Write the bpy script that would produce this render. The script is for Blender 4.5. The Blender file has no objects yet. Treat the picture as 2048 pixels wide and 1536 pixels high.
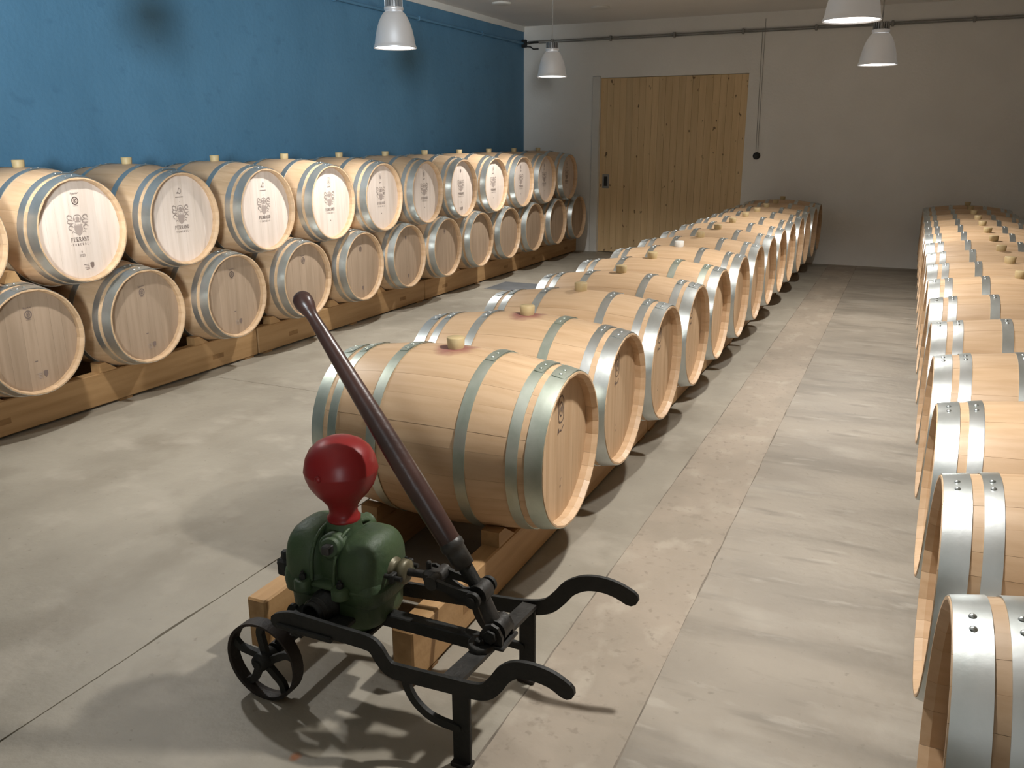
import bpy, math, random
from mathutils import Vector, Matrix
random.seed(7)
PI = math.pi
C = bpy.context.scene.collection
SC = bpy.context.scene

# ------------------------------------------------------------------ camera, world, exposure
YAW, PITCH, ROLL, CAMH, FPX = .4331, .2815, -.0023, 1.6082, 1690.74
cy, sy = math.cos(YAW), math.sin(YAW)
Fw = Vector((-sy*math.cos(PITCH), cy*math.cos(PITCH), -math.sin(PITCH)))
Rt = Vector((cy, sy, 0)); Up = Rt.cross(Fw)
R2 = Rt*math.cos(ROLL)+Up*math.sin(ROLL); U2 = -Rt*math.sin(ROLL)+Up*math.cos(ROLL)
cam = bpy.data.cameras.new('camera'); cam.sensor_width = 36; cam.sensor_fit = 'HORIZONTAL'
cam.lens = 36*FPX/2048; cam.clip_start = .05; cam.clip_end = 60
co = bpy.data.objects.new('camera', cam); C.objects.link(co)
co.matrix_world = Matrix(((R2.x, U2.x, -Fw.x, 0), (R2.y, U2.y, -Fw.y, 0), (R2.z, U2.z, -Fw.z, CAMH), (0, 0, 0, 1)))
SC.camera = co
w = bpy.data.worlds.new('world'); SC.world = w; w.use_nodes = True
w.node_tree.nodes['Background'].inputs[0].default_value = (.6, .7, 1, 1)
w.node_tree.nodes['Background'].inputs[1].default_value = .03
SC.view_settings.view_transform = 'Standard'; SC.view_settings.look = 'None'
SC.view_settings.exposure = 0.08; SC.view_settings.gamma = 1; SC.view_settings.use_curve_mapping = False
LAMP_W, LENS_E = 180.0, 9.0
LAMP_COL = (1.0, .965, .9)
WASH_W = 7900.0   # spotlight high on the entrance side that washes the blue wall; it throws the lamp shades' shadows on it
# lamps: (x, y) ; the first four are in view, the others hang on over the front of the same two rows
LAMP_S = .838   # lamp size against the drawn profile (shade 31 cm across)
LAMPS = [(-3.54, 5.64, 2.248), (-3.54, 8.665, 2.233), (-.41, 5.38, 2.235), (-.383, 8.14, 2.20), (-3.54, 2.85, 2.25), (-.41, 2.65, 2.23)]

# ------------------------------------------------------------------ materials
def mat(name, col, rough=.6, metal=0., var=None, scale=(4, 4, 4), amt=.3, bump=0., bscale=40., rand=0., emit=0., coat=0., spec=None):
    """procedural principled material: colour varied by stretched object-space noise, per-object tint and fine bump"""
    m = bpy.data.materials.new(name); m.use_nodes = True
    nt = m.node_tree; N = nt.nodes; L = nt.links; b = N['Principled BSDF']
    b.inputs['Roughness'].default_value = rough; b.inputs['Metallic'].default_value = metal
    if coat: b.inputs['Coat Weight'].default_value = coat
    if spec is not None: b.inputs['Specular IOR Level'].default_value = spec
    tc = N.new('ShaderNodeTexCoord'); mp = N.new('ShaderNodeMapping'); mp.inputs['Scale'].default_value = scale
    oi = N.new('ShaderNodeObjectInfo')
    L.new(tc.outputs['Object'], mp.inputs['Vector'])
    ml = N.new('ShaderNodeMath'); ml.operation = 'MULTIPLY'; ml.inputs[1].default_value = 37. if rand else 0.
    L.new(oi.outputs['Random'], ml.inputs[0]); L.new(ml.outputs[0], mp.inputs['Location'])
    nz = N.new('ShaderNodeTexNoise'); nz.inputs['Scale'].default_value = 1; nz.inputs['Detail'].default_value = 5
    L.new(mp.outputs['Vector'], nz.inputs['Vector'])
    mx = N.new('ShaderNodeMix'); mx.data_type = 'RGBA'
    c2 = var or tuple(c*(1-amt) for c in col)
    mx.inputs['A'].default_value = (*c2, 1); mx.inputs['B'].default_value = (*col, 1)
    rp = N.new('ShaderNodeMapRange'); rp.inputs[1].default_value = .32; rp.inputs[2].default_value = .62
    L.new(nz.outputs['Fac'], rp.inputs[0]); L.new(rp.outputs[0], mx.inputs['Factor'])
    out = mx.outputs['Result']
    if rand:
        hs = N.new('ShaderNodeHueSaturation')
        mr = N.new('ShaderNodeMapRange'); mr.inputs[3].default_value = 1-rand; mr.inputs[4].default_value = 1+rand*.6
        L.new(oi.outputs['Random'], mr.inputs[0]); L.new(mr.outputs[0], hs.inputs['Value']); L.new(out, hs.inputs['Color'])
        out = hs.outputs['Color']
    L.new(out, b.inputs['Base Color'])
    if bump:
        bn = N.new('ShaderNodeTexNoise'); bn.inputs['Scale'].default_value = bscale; bn.inputs['Detail'].default_value = 6
        L.new(tc.outputs['Object'], bn.inputs['Vector'])
        bp = N.new('ShaderNodeBump'); bp.inputs['Strength'].default_value = bump; bp.inputs['Distance'].default_value = .01
        L.new(bn.outputs['Fac'], bp.inputs['Height']); L.new(bp.outputs['Normal'], b.inputs['Normal'])
    if emit:
        b.inputs['Emission Color'].default_value = (*LAMP_COL, 1); b.inputs['Emission Strength'].default_value = emit
    m['out'] = 1
    return m

def blend(m, fac_socket, col):
    """lay a second colour over a material's base colour where fac is 1"""
    nt = m.node_tree; b = nt.nodes['Principled BSDF']; src = b.inputs['Base Color'].links[0].from_socket
    mx = nt.nodes.new('ShaderNodeMix'); mx.data_type = 'RGBA'; mx.inputs['B'].default_value = (*col, 1)
    nt.links.new(src, mx.inputs['A']); nt.links.new(fac_socket, mx.inputs['Factor']); nt.links.new(mx.outputs['Result'], b.inputs['Base Color'])

def noise_fac(m, scale, lo, hi, top=1., detail=6, stretch=(1, 1, 1)):
    nt = m.node_tree; N = nt.nodes; L = nt.links
    tc = N.new('ShaderNodeTexCoord'); mp = N.new('ShaderNodeMapping'); mp.inputs['Scale'].default_value = stretch
    L.new(tc.outputs['Object'], mp.inputs['Vector'])
    nz = N.new('ShaderNodeTexNoise'); nz.inputs['Scale'].default_value = scale; nz.inputs['Detail'].default_value = detail
    L.new(mp.outputs['Vector'], nz.inputs['Vector'])
    r = N.new('ShaderNodeMapRange'); r.inputs[1].default_value = lo; r.inputs[2].default_value = hi; r.inputs[4].default_value = top
    L.new(nz.outputs['Fac'], r.inputs[0]); return r.outputs[0]

def spot_fac(m, p, r, soft, warp=.05, top=1.):
    """1 within r of the object-space point p, with a wobbly edge (stains)"""
    nt = m.node_tree; N = nt.nodes; L = nt.links
    tc = N.new('ShaderNodeTexCoord'); nz = N.new('ShaderNodeTexNoise'); nz.inputs['Scale'].default_value = 18
    L.new(tc.outputs['Object'], nz.inputs['Vector'])
    d = N.new('ShaderNodeVectorMath'); d.operation = 'DISTANCE'; d.inputs[1].default_value = p; L.new(tc.outputs['Object'], d.inputs[0])
    a = N.new('ShaderNodeMath'); a.operation = 'MULTIPLY_ADD'; a.inputs[1].default_value = warp*2; L.new(nz.outputs['Fac'], a.inputs[0]); L.new(d.outputs['Value'], a.inputs[2])
    r_ = N.new('ShaderNodeMapRange'); r_.inputs[1].default_value = r+warp; r_.inputs[2].default_value = r+warp+soft
    r_.inputs[3].default_value = top; r_.inputs[4].default_value = 0; L.new(a.outputs[0], r_.inputs[0]); return r_.outputs[0]

M = {}
OAK = (.62, .43, .265)
M['oak'] = mat('oak_stave', OAK, .48, var=(.54, .355, .205), scale=(2.2, 34, 34), rand=.065, bump=.035, bscale=60)
M['oak_stain'] = mat('oak_wine_stained', OAK, .48, var=(.54, .355, .205), scale=(2.2, 34, 34), rand=.065, bump=.035, bscale=60)
blend(M['oak_stain'], spot_fac(M['oak_stain'], (0, 0, .677), .045, .05, .03, .75), (.22, .045, .06))
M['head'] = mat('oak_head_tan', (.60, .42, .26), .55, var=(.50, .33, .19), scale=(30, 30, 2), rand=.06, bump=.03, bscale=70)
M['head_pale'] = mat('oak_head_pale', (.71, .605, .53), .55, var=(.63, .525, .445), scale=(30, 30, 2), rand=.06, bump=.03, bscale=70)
M['head_dimmed'] = mat('oak_head_dimmed', (.40, .295, .21), .55, var=(.33, .24, .165), scale=(30, 30, 2), rand=.06, bump=.03, bscale=70)  # lower tier heads: pale oak darkened in colour for the weaker light there
M['hoop'] = mat('galvanised_steel', (.68, .71, .71), .35, .88, var=(.53, .57, .56), scale=(9, 7, 7), bump=.06, bscale=25)
M['hoop_patina'] = mat('patinated_steel', (.58, .62, .55), .44, .8, var=(.40, .45, .38), scale=(9, 7, 7), bump=.06, bscale=25)
M['bung'] = mat('silicone_bung', (.55, .42, .22), .5, amt=.15)
M['bung_white'] = mat('white_bung', (.8, .8, .76), .4, amt=.05)
M['print'] = mat('branded_print', (.19, .14, .12), .8, amt=.2)
M['print_soft'] = mat('branded_print_soft', (.38, .305, .265), .8, amt=.15)
M['pine'] = mat('pine_beam', (.47, .285, .13), .6, var=(.37, .21, .085), scale=(22, 1.6, 22), rand=.14, bump=.15, bscale=40)
M['pine_end'] = mat('pine_end_grain', (.30, .165, .065), .75, scale=(18, 18, 18), amt=.3)
M['door'] = mat('pine_door_plank', (.72, .53, .30), .6, var=(.64, .46, .245), scale=(16, 16, 1.3), rand=.10, bump=.1)
nk = noise_fac(M['door'], 15., .67, .72, .8, 2, (1, 1, .6)); blend(M['door'], nk, (.09, .04, .018))
M['floor'] = mat('concrete', (.335, .292, .235), .55, var=(.255, .222, .178), scale=(1.1, 1.9, 1), bump=.3, bscale=22)
blend(M['floor'], noise_fac(M['floor'], 2.4, .50, .66, .62, 9, (.42, 1.5, 1)), (.185, .16, .125))
blend(M['floor'], noise_fac(M['floor'], 5., .60, .72, .6, 9, (.3, 1.6, 1)), (.185, .165, .135))
blend(M['floor'], noise_fac(M['floor'], 9., .58, .70, .6, 8, (.35, 1.6, 1)), (.195, .17, .135))
blend(M['floor'], noise_fac(M['floor'], 11., .60, .72, .5, 8, (.4, 1.3, 1)), (.42, .38, .32))
blend(M['floor'], noise_fac(M['floor'], 30, .66, .74, .5, 3), (.18, .155, .12))
blend(M['floor'], noise_fac(M['floor'], 3.4, .55, .70, .6, 9, (.6, 1, 1)), (.40, .36, .30))
M['floor_left'] = mat('concrete_cloudy', (.34, .305, .245), .55, var=(.27, .24, .19), scale=(2.1, 1.7, 1), bump=.3, bscale=22)
blend(M['floor_left'], noise_fac(M['floor_left'], 3.3, .52, .68, .5, 10, (1, .8, 1)), (.215, .185, .14))
blend(M['floor_left'], noise_fac(M['floor_left'], 34, .67, .74, .5, 3), (.18, .155, .12))
blend(M['floor_left'], noise_fac(M['floor_left'], 4.4, .54, .68, .55, 10, (.8, 1, 1)), (.41, .365, .30))
blend(M['floor_left'], spot_fac(M['floor_left'], (-1.343, 1.496, 0), .008, .012, .012), (.42, .14, .03))
M['strip'] = mat('concrete_strip', (.36, .30, .235), .6, var=(.29, .245, .19), scale=(2.2, 2.2, 1), bump=.45, bscale=16)
blend(M['strip'], noise_fac(M['strip'], 7, .55, .66, .5, 8, (1, .7, 1)), (.44, .385, .31))
blend(M['strip'], noise_fac(M['strip'], 28, .60, .68, .5, 5), (.20, .165, .125))
blend(M['strip'], noise_fac(M['strip'], 12, .62, .70, .55, 4), (.23, .19, .145))
blend(M['strip'], noise_fac(M['strip'], 3., .52, .66, .5, 8, (1, .6, 1)), (.25, .215, .165))
M['joint'] = mat('joint_dirt', (.05, .043, .035), .9)
M['grout'] = mat('joint_grout', (.225, .19, .15), .9, amt=.4, scale=(14, 14, 1))
M['blue'] = mat('blue_plaster', (.085, .215, .345), .55, var=(.07, .185, .30), scale=(2, 2.4, 1.2), bump=.35, bscale=28)
blend(M['blue'], noise_fac(M['blue'], 7, .62, .70, .55, 5, (1, .8, 1.4)), (.058, .155, .26))
M['white'] = mat('white_plaster', (.84, .825, .785), .8, var=(.79, .775, .735), scale=(1.5, 1.5, 1.5), bump=.3, bscale=35)
M['trim'] = mat('white_paint', (.70, .69, .65), .7, amt=.06, bump=.1)
M['ceil'] = mat('ceiling_plaster', (.80, .78, .75), .85, amt=.07, scale=(1, 1, 1), bump=.1)
M['pipe'] = mat('conduit_grey', (.27, .26, .24), .5, amt=.2)
M['dark'] = mat('black_plastic', (.02, .02, .02), .45)
M['alu'] = mat('satin_aluminium_glow', (.60, .61, .64), .38, .7, amt=.06, emit=.08)  # metal given a faint glow of its own to brighten shades and necks
M['fin'] = mat('heat_sink_grey', (.36, .37, .38), .4, .7, amt=.1)
M['cord'] = mat('white_cord', (.72, .72, .70), .6)
M['lens'] = mat('lamp_lens', (1, 1, 1), .5, emit=LENS_E)
M['iron'] = mat('black_iron', (.010, .011, .010), .6, .1, var=(.018, .017, .015), scale=(14, 14, 14), bump=.25, bscale=70)
M['rust'] = mat('rusty_iron', (.030, .020, .016), .6, .15, var=(.014, .012, .011), scale=(12, 12, 12), bump=.25, bscale=70)
M['steel'] = mat('worn_grey_iron', (.06, .058, .055), .45, .5, var=(.03, .029, .027), scale=(15, 15, 15), bump=.2, bscale=60)
M['green'] = mat('green_cast_iron', (.052, .088, .036), .55, var=(.030, .054, .025), scale=(9, 9, 9), bump=.25, bscale=55)
M['brass'] = mat('painted_brass', (.16, .14, .085), .45, .3, amt=.35, scale=(25, 25, 25))
M['red'] = mat('red_enamel', (.235, .015, .015), .38, var=(.19, .012, .012), scale=(6, 6, 6), spec=.3, bump=.04, bscale=40)
M['lever'] = mat('dark_lever_wood', (.062, .030, .024), .33, var=(.038, .019, .016), scale=(9, 9, 9), bump=.1, bscale=50)
M['hatch'] = mat('grey_hatch_steel', (.17, .18, .19), .55, .3, amt=.2)

# ------------------------------------------------------------------ mesh helpers
class MB:
    def __init__(s): s.v = []; s.f = []; s.sm = []; s.mi = []
    def add(s, vs, fs, smooth=False, mi=0):
        n = len(s.v); s.v += [tuple(v) for v in vs]
        for f in fs: s.f.append(tuple(i+n for i in f)); s.sm.append(smooth); s.mi.append(mi)
        return s
    def box(s, x0, x1, y0, y1, z0, z1, ch=0., mi=0):
        c = min(ch, (x1-x0)*.4, (y1-y0)*.4, (z1-z0)*.4)
        if c <= 0:
            vs = [(x, y, z) for x in (x0, x1) for y in (y0, y1) for z in (z0, z1)]
            return s.add(vs, [(0, 1, 3, 2), (4, 6, 7, 5), (0, 4, 5, 1), (2, 3, 7, 6), (0, 2, 6, 4), (1, 5, 7, 3)], mi=mi)
        X, Y, Z = (x0, x1), (y0, y1), (z0, z1); vs = []; idx = {}
        for i in (0, 1):
            for j in (0, 1):
                for k in (0, 1):
                    dx, dy, dz = c*(1-2*i), c*(1-2*j), c*(1-2*k)
                    for t, p in enumerate(((X[i], Y[j]+dy, Z[k]+dz), (X[i]+dx, Y[j], Z[k]+dz), (X[i]+dx, Y[j]+dy, Z[k]))):
                        idx[i, j, k, t] = len(vs); vs.append(p)
        fs = []
        for i in (0, 1):
            q = [idx[i, 0, 0, 0], idx[i, 1, 0, 0], idx[i, 1, 1, 0], idx[i, 0, 1, 0]]; fs.append(q if i else q[::-1])
            q = [idx[0, i, 0, 1], idx[1, i, 0, 1], idx[1, i, 1, 1], idx[0, i, 1, 1]]; fs.append(q[::-1] if i else q)
            q = [idx[0, 0, i, 2], idx[1, 0, i, 2], idx[1, 1, i, 2], idx[0, 1, i, 2]]; fs.append(q if i else q[::-1])
        for a in (0, 1):
            for b in (0, 1):
                fs.append((idx[0, a, b, 1], idx[1, a, b, 1], idx[1, a, b, 2], idx[0, a, b, 2]))
                fs.append((idx[a, 0, b, 0], idx[a, 1, b, 0], idx[a, 1, b, 2], idx[a, 0, b, 2]))
                fs.append((idx[a, b, 0, 0], idx[a, b, 1, 0], idx[a, b, 1, 1], idx[a, b, 0, 1]))
                for k in (0, 1): pass
        for i in (0, 1):
            for j in (0, 1):
                for k in (0, 1): fs.append((idx[i, j, k, 0], idx[i, j, k, 1], idx[i, j, k, 2]))
        return s.add(vs, fs, mi=mi)
    def lathe(s, prof, o=(0, 0, 0), d=(0, 0, 1), n=24, smooth=True, caps=True, squash=None):
        """revolve [(r, h), ...] about the axis d through o"""
        d = Vector(d).normalized(); a = d.orthogonal().normalized(); b = d.cross(a); o = Vector(o); vs = []; fs = []
        for r, h in prof:
            for i in range(n):
                t = 2*PI*i/n; vs.append(o+d*h+(a*math.cos(t)+b*math.sin(t))*r)
        m = len(prof)
        for j in range(m-1):
            for i in range(n):
                k = (i+1) % n; fs.append((j*n+i, j*n+k, (j+1)*n+k, (j+1)*n+i))
        s.add(vs, fs, smooth)
        if caps:
            if prof[0][0] > 1e-5: s.add(vs[:n], [tuple(range(n))[::-1]])
            if prof[-1][0] > 1e-5: s.add(vs[-n:], [tuple(range(n))])
        return s
    def rod(s, p, q, r0, r1=None, n=12):
        p = Vector(p); q = Vector(q); return s.lathe([(r0, 0), (r0 if r1 is None else r1, (q-p).length)], p, q-p, n)
    def tube(s, pts, r, n=8):
        for a, b in zip(pts, pts[1:]): s.rod(a, b, r, n=n)
        for p in pts[1:-1]: s.ball(p, (r, r, r), 6, n)
        return s
    def ball(s, c, r, nu=10, nv=16, e=1.):
        """ellipsoid / superellipsoid (e < 1 squarer)"""
        sg = lambda x: math.copysign(abs(x)**e, x); vs = []; fs = []
        for i in range(nu+1):
            p = -PI/2+PI*i/nu
            for j in range(nv):
                t = 2*PI*j/nv
                vs.append((c[0]+r[0]*sg(math.cos(p))*sg(math.cos(t)), c[1]+r[1]*sg(math.cos(p))*sg(math.sin(t)), c[2]+r[2]*sg(math.sin(p))))
        for i in range(nu):
            for j in range(nv):
                k = (j+1) % nv; fs.append((i*nv+j, i*nv+k, (i+1)*nv+k, (i+1)*nv+j))
        return s.add(vs, fs, True)
    def prism(s, poly, f, d0, d1, mi=0):
        """extrude a 2-D polygon; f(u, v, w) -> point"""
        n = len(poly); vs = [f(u, v, d0) for u, v in poly]+[f(u, v, d1) for u, v in poly]
        s.add(vs, [tuple(range(n))[::-1], tuple(range(n, 2*n))], mi=mi)
        vs2 = []; fs = []
        for i in range(n):
            k = (i+1) % n; b = len(vs2); vs2 += [vs[i], vs[k], vs[n+k], vs[n+i]]; fs.append((b, b+1, b+2, b+3))
        return s.add(vs2, fs, mi=mi)
    def strap(s, cl, wd, f, d0, d1, round_ends=True):
        """flat bar: centre line in 2-D, width wd, extruded d0..d1 as a chain of quads"""
        L, R = [], []; n = len(cl)
        for i, (u, v) in enumerate(cl):
            a = cl[max(0, i-1)]; b = cl[min(n-1, i+1)]; du, dv = b[0]-a[0], b[1]-a[1]; l = math.hypot(du, dv)
            w_ = wd[i] if isinstance(wd, (list, tuple)) else wd
            L.append((u-dv/l*w_/2, v+du/l*w_/2)); R.append((u+dv/l*w_/2, v-du/l*w_/2))
        def cap(c, p, q):
            h = [((p[0]+q[0])/2, (p[1]+q[1])/2)]; rr = math.hypot(p[0]-q[0], p[1]-q[1])/2
            a0 = math.atan2(p[1]-h[0][1], p[0]-h[0][0]); return [(h[0][0]+rr*math.cos(a0+t*PI/5), h[0][1]+rr*math.sin(a0+t*PI/5)) for t in range(1, 5)]
        if round_ends:
            e0 = cap(0, L[0], R[0]); e1 = cap(0, R[-1], L[-1])
            s.prism([L[0]]+e0+[R[0]], f, d0, d1); s.prism([R[-1]]+e1+[L[-1]], f, d0, d1)
        vs = []; fs = []
        for i in range(n): vs += [f(*L[i], d0), f(*R[i], d0), f(*R[i], d1), f(*L[i], d1)]
        for i in range(n-1):
            for k in range(4): fs.append((i*4+k, i*4+(k+1) % 4, i*4+4+(k+1) % 4, i*4+4+k))
        fs += [(0, 1, 2, 3), tuple(range(4*n-4, 4*n))[::-1]]
        return s.add(vs, fs)
    def mesh(s, name, *ms, fix=True):
        me = bpy.data.meshes.new(name); me.from_pydata(s.v, [], s.f)
        me.polygons.foreach_set('use_smooth', s.sm); me.polygons.foreach_set('material_index', s.mi)
        for m in ms: me.materials.append(M[m])
        if fix:
            import bmesh
            bm = bmesh.new(); bm.from_mesh(me); bmesh.ops.recalc_face_normals(bm, faces=bm.faces); bm.to_mesh(me); bm.free()
        me.update(); return me

def link(name, me, parent=None, loc=None, rot=None, m=None):
    o = bpy.data.objects.new(name, me); C.objects.link(o)
    if parent: o.parent = parent
    if loc: o.location = loc
    if rot: o.rotation_euler = rot
    if m:
        o.material_slots[0].link = 'OBJECT'; o.material_slots[0].material = M[m]
    return o
def part(name, mb, m, parent): return link(name, mb.mesh(name, m), parent)
def tag(o, label, cat, group=None):
    o['label'] = label; o['category'] = cat
    if group: o['group'] = group
    return o
def thing(name, label, cat, loc=(0, 0, 0), group=None, rz=0):
    o = bpy.data.objects.new(name, None); C.objects.link(o); o.location = loc; o.rotation_euler.z = rz; o.empty_display_size = .1
    return tag(o, label, cat, group)
def struct(name, me=None, loc=None):
    o = bpy.data.objects.new(name, me); C.objects.link(o); o['kind'] = 'structure'
    if loc: o.location = loc
    return o
def copy_tree(o, parent=None):
    c = o.copy(); C.objects.link(c)
    if parent: c.parent = parent
    for ch in list(o.children): copy_tree(ch, c)
    return c
XZ = lambda y0=0: (lambda u, v, w_: (u, y0+w_, v))

# ------------------------------------------------------------------ room shell
XL, YB, H, XR, YF = -5.346, 12.0, 3.169, 2.6, -4.5
struct('wall_left', MB().box(XL-.2, XL, YF, YB, -.02, 3.097).mesh('wall_left', 'blue'))
struct('trim_1', MB().box(XL-.2, XL+.012, YF, YB, 3.097, H+.01).mesh('trim_1', 'trim'))
struct('wall_right', MB().box(XR, XR+.2, YF, YB, -.02, H+.01).mesh('wall_right', 'white'))
struct('wall_front', MB().box(XL-.2, XR+.2, YF-.2, YF, -.02, H+.01).mesh('wall_front', 'white'))
struct('ceiling', MB().box(XL-.2, XR+.2, YF-.2, YB+.4, H, H+.15).mesh('ceiling', 'ceil'))
DX0, DX1, DZ = -4.156, -2.111, 2.438
wb = MB().box(XL-.2, DX0, YB, YB+.25, -.02, H+.01).box(DX1, XR+.2, YB, YB+.25, -.02, H+.01).box(DX0, DX1, YB, YB+.25, DZ, H+.01)
struct('wall_back', wb.mesh('wall_back', 'white'))
# floor: slabs with recessed joints
fl = struct('floor', MB().box(XL-.2, XR+.2, YF-.2, YB+.3, -.15, -.012).mesh('floor', 'joint'))
def slab(x0, x1, y0, y1, m, j0=0., j1=0., jy=0.):
    n = max(2, int((y1-y0)/.12)); vs = []; fs = []
    for i in range(n+1):
        y = y0+(y1-y0)*i/n
        a = x0+random.uniform(0, j0)*(random.random() < .6); b = x1-random.uniform(0, j1)*(random.random() < .6)
        vs += [(a, y, -.03), (a, y, 0), (b, y, 0), (b, y, -.03)]
    for i in range(n):
        for k in range(3): fs.append((4*i+k, 4*i+k+1, 4*i+5+k, 4*i+4+k))
    fs += [(0, 1, 2, 3), (4*n, 4*n+3, 4*n+2, 4*n+1)]
    link('slab', MB().add(vs, fs).mesh('slab', m), fl)
slab(XL-.1, -2.134, YF, 4.345, 'floor_left', 0, .008); slab(XL-.1, -2.136, 4.350, YB+.2, 'floor_left', 0, .004)
link('joint_fill', MB().box(-.91, -.52, YF, YB+.2, -.011, -.0006).mesh('joint_fill', 'grout'), fl)
slab(-2.129, -.891, YF, YB+.2, 'floor_left', .003, .005); slab(-.890, -.545, YF, 6.02, 'strip', .005, .005); slab(-.890, -.545, 6.022, YB+.2, 'strip', .005, .005)
slab(-.544, XR+.1, YF, YB+.2, 'floor', .005, 0)
# sliding door of vertical boards
d1 = struct('door_1', None, (DX0, YB+.03, 0))
npl = 22; pw = (DX1-DX0)/npl
for i in range(npl):
    me = MB().box(i*pw+.0004, (i+1)*pw-.0004, random.uniform(-.001, .001), .04, .008, DZ-.004, .002).mesh('plank', 'door')
    link('plank', me, d1)
part('backing', MB().box(.0, DX1-DX0, .04, .06, .008, DZ-.002), 'joint', d1)
hp = part('handle', MB().box(.05, .15, -.008, .0, .925, 1.12, .003), 'fin', d1)
part('finger_recess', MB().box(.075, .125, -.010, -.004, .955, 1.09, .002), 'dark', hp)
struct('trim_2', MB().box(DX0-.112, DX0-.002, YB-.03, YB+.04, 0, DZ+.02, .006).mesh('trim_2', 'trim'))

# conduits
t = thing('conduit', 'grey double conduit clipped along the top of the white back wall', 'pipe', (0, YB-.004, 2.95))
part('pipe', MB().rod((XL+.08, -.02, .012), (XR, -.02, .012), .0085, n=10), 'pipe', t)
part('pipe', MB().rod((XL+.25, -.02, -.013), (XR, -.02, -.013), .0085, n=10), 'pipe', t)
for x in (-4.895, -4.02, -3.125, -2.22, -1.32, -.44, .44, 1.32):
    part('clamp', MB().box(x-.016, x+.016, -.044, 0, -.034, .034, .006), 'pipe', t)
t = thing('painted_pipe', 'blue painted pipe along the top of the blue wall', 'pipe', (XL+.006, 0, 2.935))
part('pipe', MB().rod((.018, YF, 0), (.018, YB-.1, 0), .017, n=10), 'blue', t)
for y in (1, 2.6, 4.2, 5.8, 7.4, 9.0, 10.6): part('clamp', MB().box(0, .038, y-.012, y+.012, -.025, .025, .005), 'blue', t)
t = thing('cable_bundle', 'dark cables and elbow where the two wall pipes meet in the corner', 'cable', (XL, YB, 2.935))
part('junction_box', MB().box(.003, .075, -.10, -.045, -.055, .05, .008), 'dark', t)
part('cable', MB().tube([(.06, -.05, .0), (.11, -.03, .01), (.17, -.025, .015), (.24, -.022, .015)], .016), 'dark', t)
part('cable', MB().tube([(.05, -.06, -.04), (.12, -.035, -.045), (.16, -.03, -.075), (.24, -.02, -.075)], .009), 'dark', t)
t = thing('wall_switch', 'round black switch hanging on twin wires right of the plank door', 'switch', (-1.938, YB, 1.392))
part('cover', MB().lathe([(.048, 0), (.048, .014), (.042, .022), (.02, .024)], (0, 0, 0), (0, -1, 0), 24), 'dark', t)
part('knob', MB().lathe([(.02, .024), (.02, .04), (.014, .044)], (0, 0, 0), (0, -1, 0), 16), 'dark', t)
part('wire', MB().tube([(-.012, -.008, .03), (-.04, -.008, 1.545)], .0028, 6), 'pipe', t)
part('wire', MB().tube([(.012, -.008, .03), (-.01, -.008, 1.70)], .0028, 6), 'pipe', t)
for x, y, lb in ((-3.72, 10.65, 'small white round ceiling cover near the back wall, above the door'), (-4.68, 9.85, 'small white round ceiling cover close to the blue wall')):
    t = thing('ceiling_cover', lb, 'ceiling cover', (x, y, H), 'round covers on the ceiling')
    part('rim', MB().lathe([(.115, 0), (.115, -.010), (.10, -.020), (.085, -.021)], n=28), 'trim', t)
    part('disc', MB().lathe([(.088, -.018), (.05, -.024), (.0001, -.025)], n=28, caps=False), 'trim', t)
t = thing('floor_hatch', 'flat grey steel hatch in the floor by the far left racks', 'floor hatch', (-3.96, 8.68, 0))
part('frame', MB().box(-.27, .27, -.27, -.25, 0, .004).box(-.27, .27, .25, .27, 0, .004).box(-.27, -.25, -.25, .25, 0, .004).box(.25, .27, -.25, .25, 0, .004), 'pipe', t)
part('plate', MB().box(-.247, .247, -.247, .247, 0, .003), 'hatch', t)

# ------------------------------------------------------------------ pendant lamps
def make_lamp():
    t = thing('pendant_lamp', '', 'lamp', (0, 0, 0), 'aluminium pendant lamps')
    hc = H  # z of the ceiling above the lamp rim is set per lamp through the cord length
    part('heat_sink', None or fins(), 'fin', t)
    part('neck', MB().lathe([(.062, .335), (.082, .33), (.084, .315), (.078, .300), (.070, .295)], n=32), 'alu', t)
    pr = [(.076, .296), (.092, .284), (.112, .255), (.134, .210), (.152, .155), (.166, .095), (.174, .04), (.180, .020), (.187, .010), (.187, .0), (.182, .0)]
    inn = [(.178, .012), (.170, .04), (.160, .095), (.146, .155), (.128, .210), (.106, .252), (.07, .285)]
    part('shade', MB().lathe(pr+inn, n=48, caps=False), 'alu', t)
    part('lens', MB().lathe([(.177, .010), (.10, .006), (.0001, .005)], n=40, caps=False), 'lens', t)
    return t
def fins():
    mb = MB().lathe([(.058, .30), (.058, .395), (.05, .40)], n=24)
    for i in range(20):
        a = 2*PI*i/20; d = Vector((math.cos(a), math.sin(a), 0)); p = Vector((-d.y, d.x, 0))*.004
        vs = [d*.05-p, d*.078-p, d*.078+p, d*.05+p]; mb.add([v+Vector((0, 0, .325)) for v in vs]+[v+Vector((0, 0, .398)) for v in vs],
            [(0, 1, 2, 3), (7, 6, 5, 4), (0, 4, 5, 1), (1, 5, 6, 2), (2, 6, 7, 3), (3, 7, 4, 0)])
    return mb
lamp0 = make_lamp()
LL = ['aluminium pendant lamp hanging before the blue wall, nearer of that pair', 'aluminium pendant lamp hanging left of the plank door, near the blue corner',
      'large aluminium pendant lamp right of the door, cut by the top picture edge', 'aluminium pendant lamp farther back, right of the plank door',
      'aluminium pendant lamp above the first stacked barrels, out of view', 'aluminium pendant lamp above the hand pump, out of view']
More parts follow.
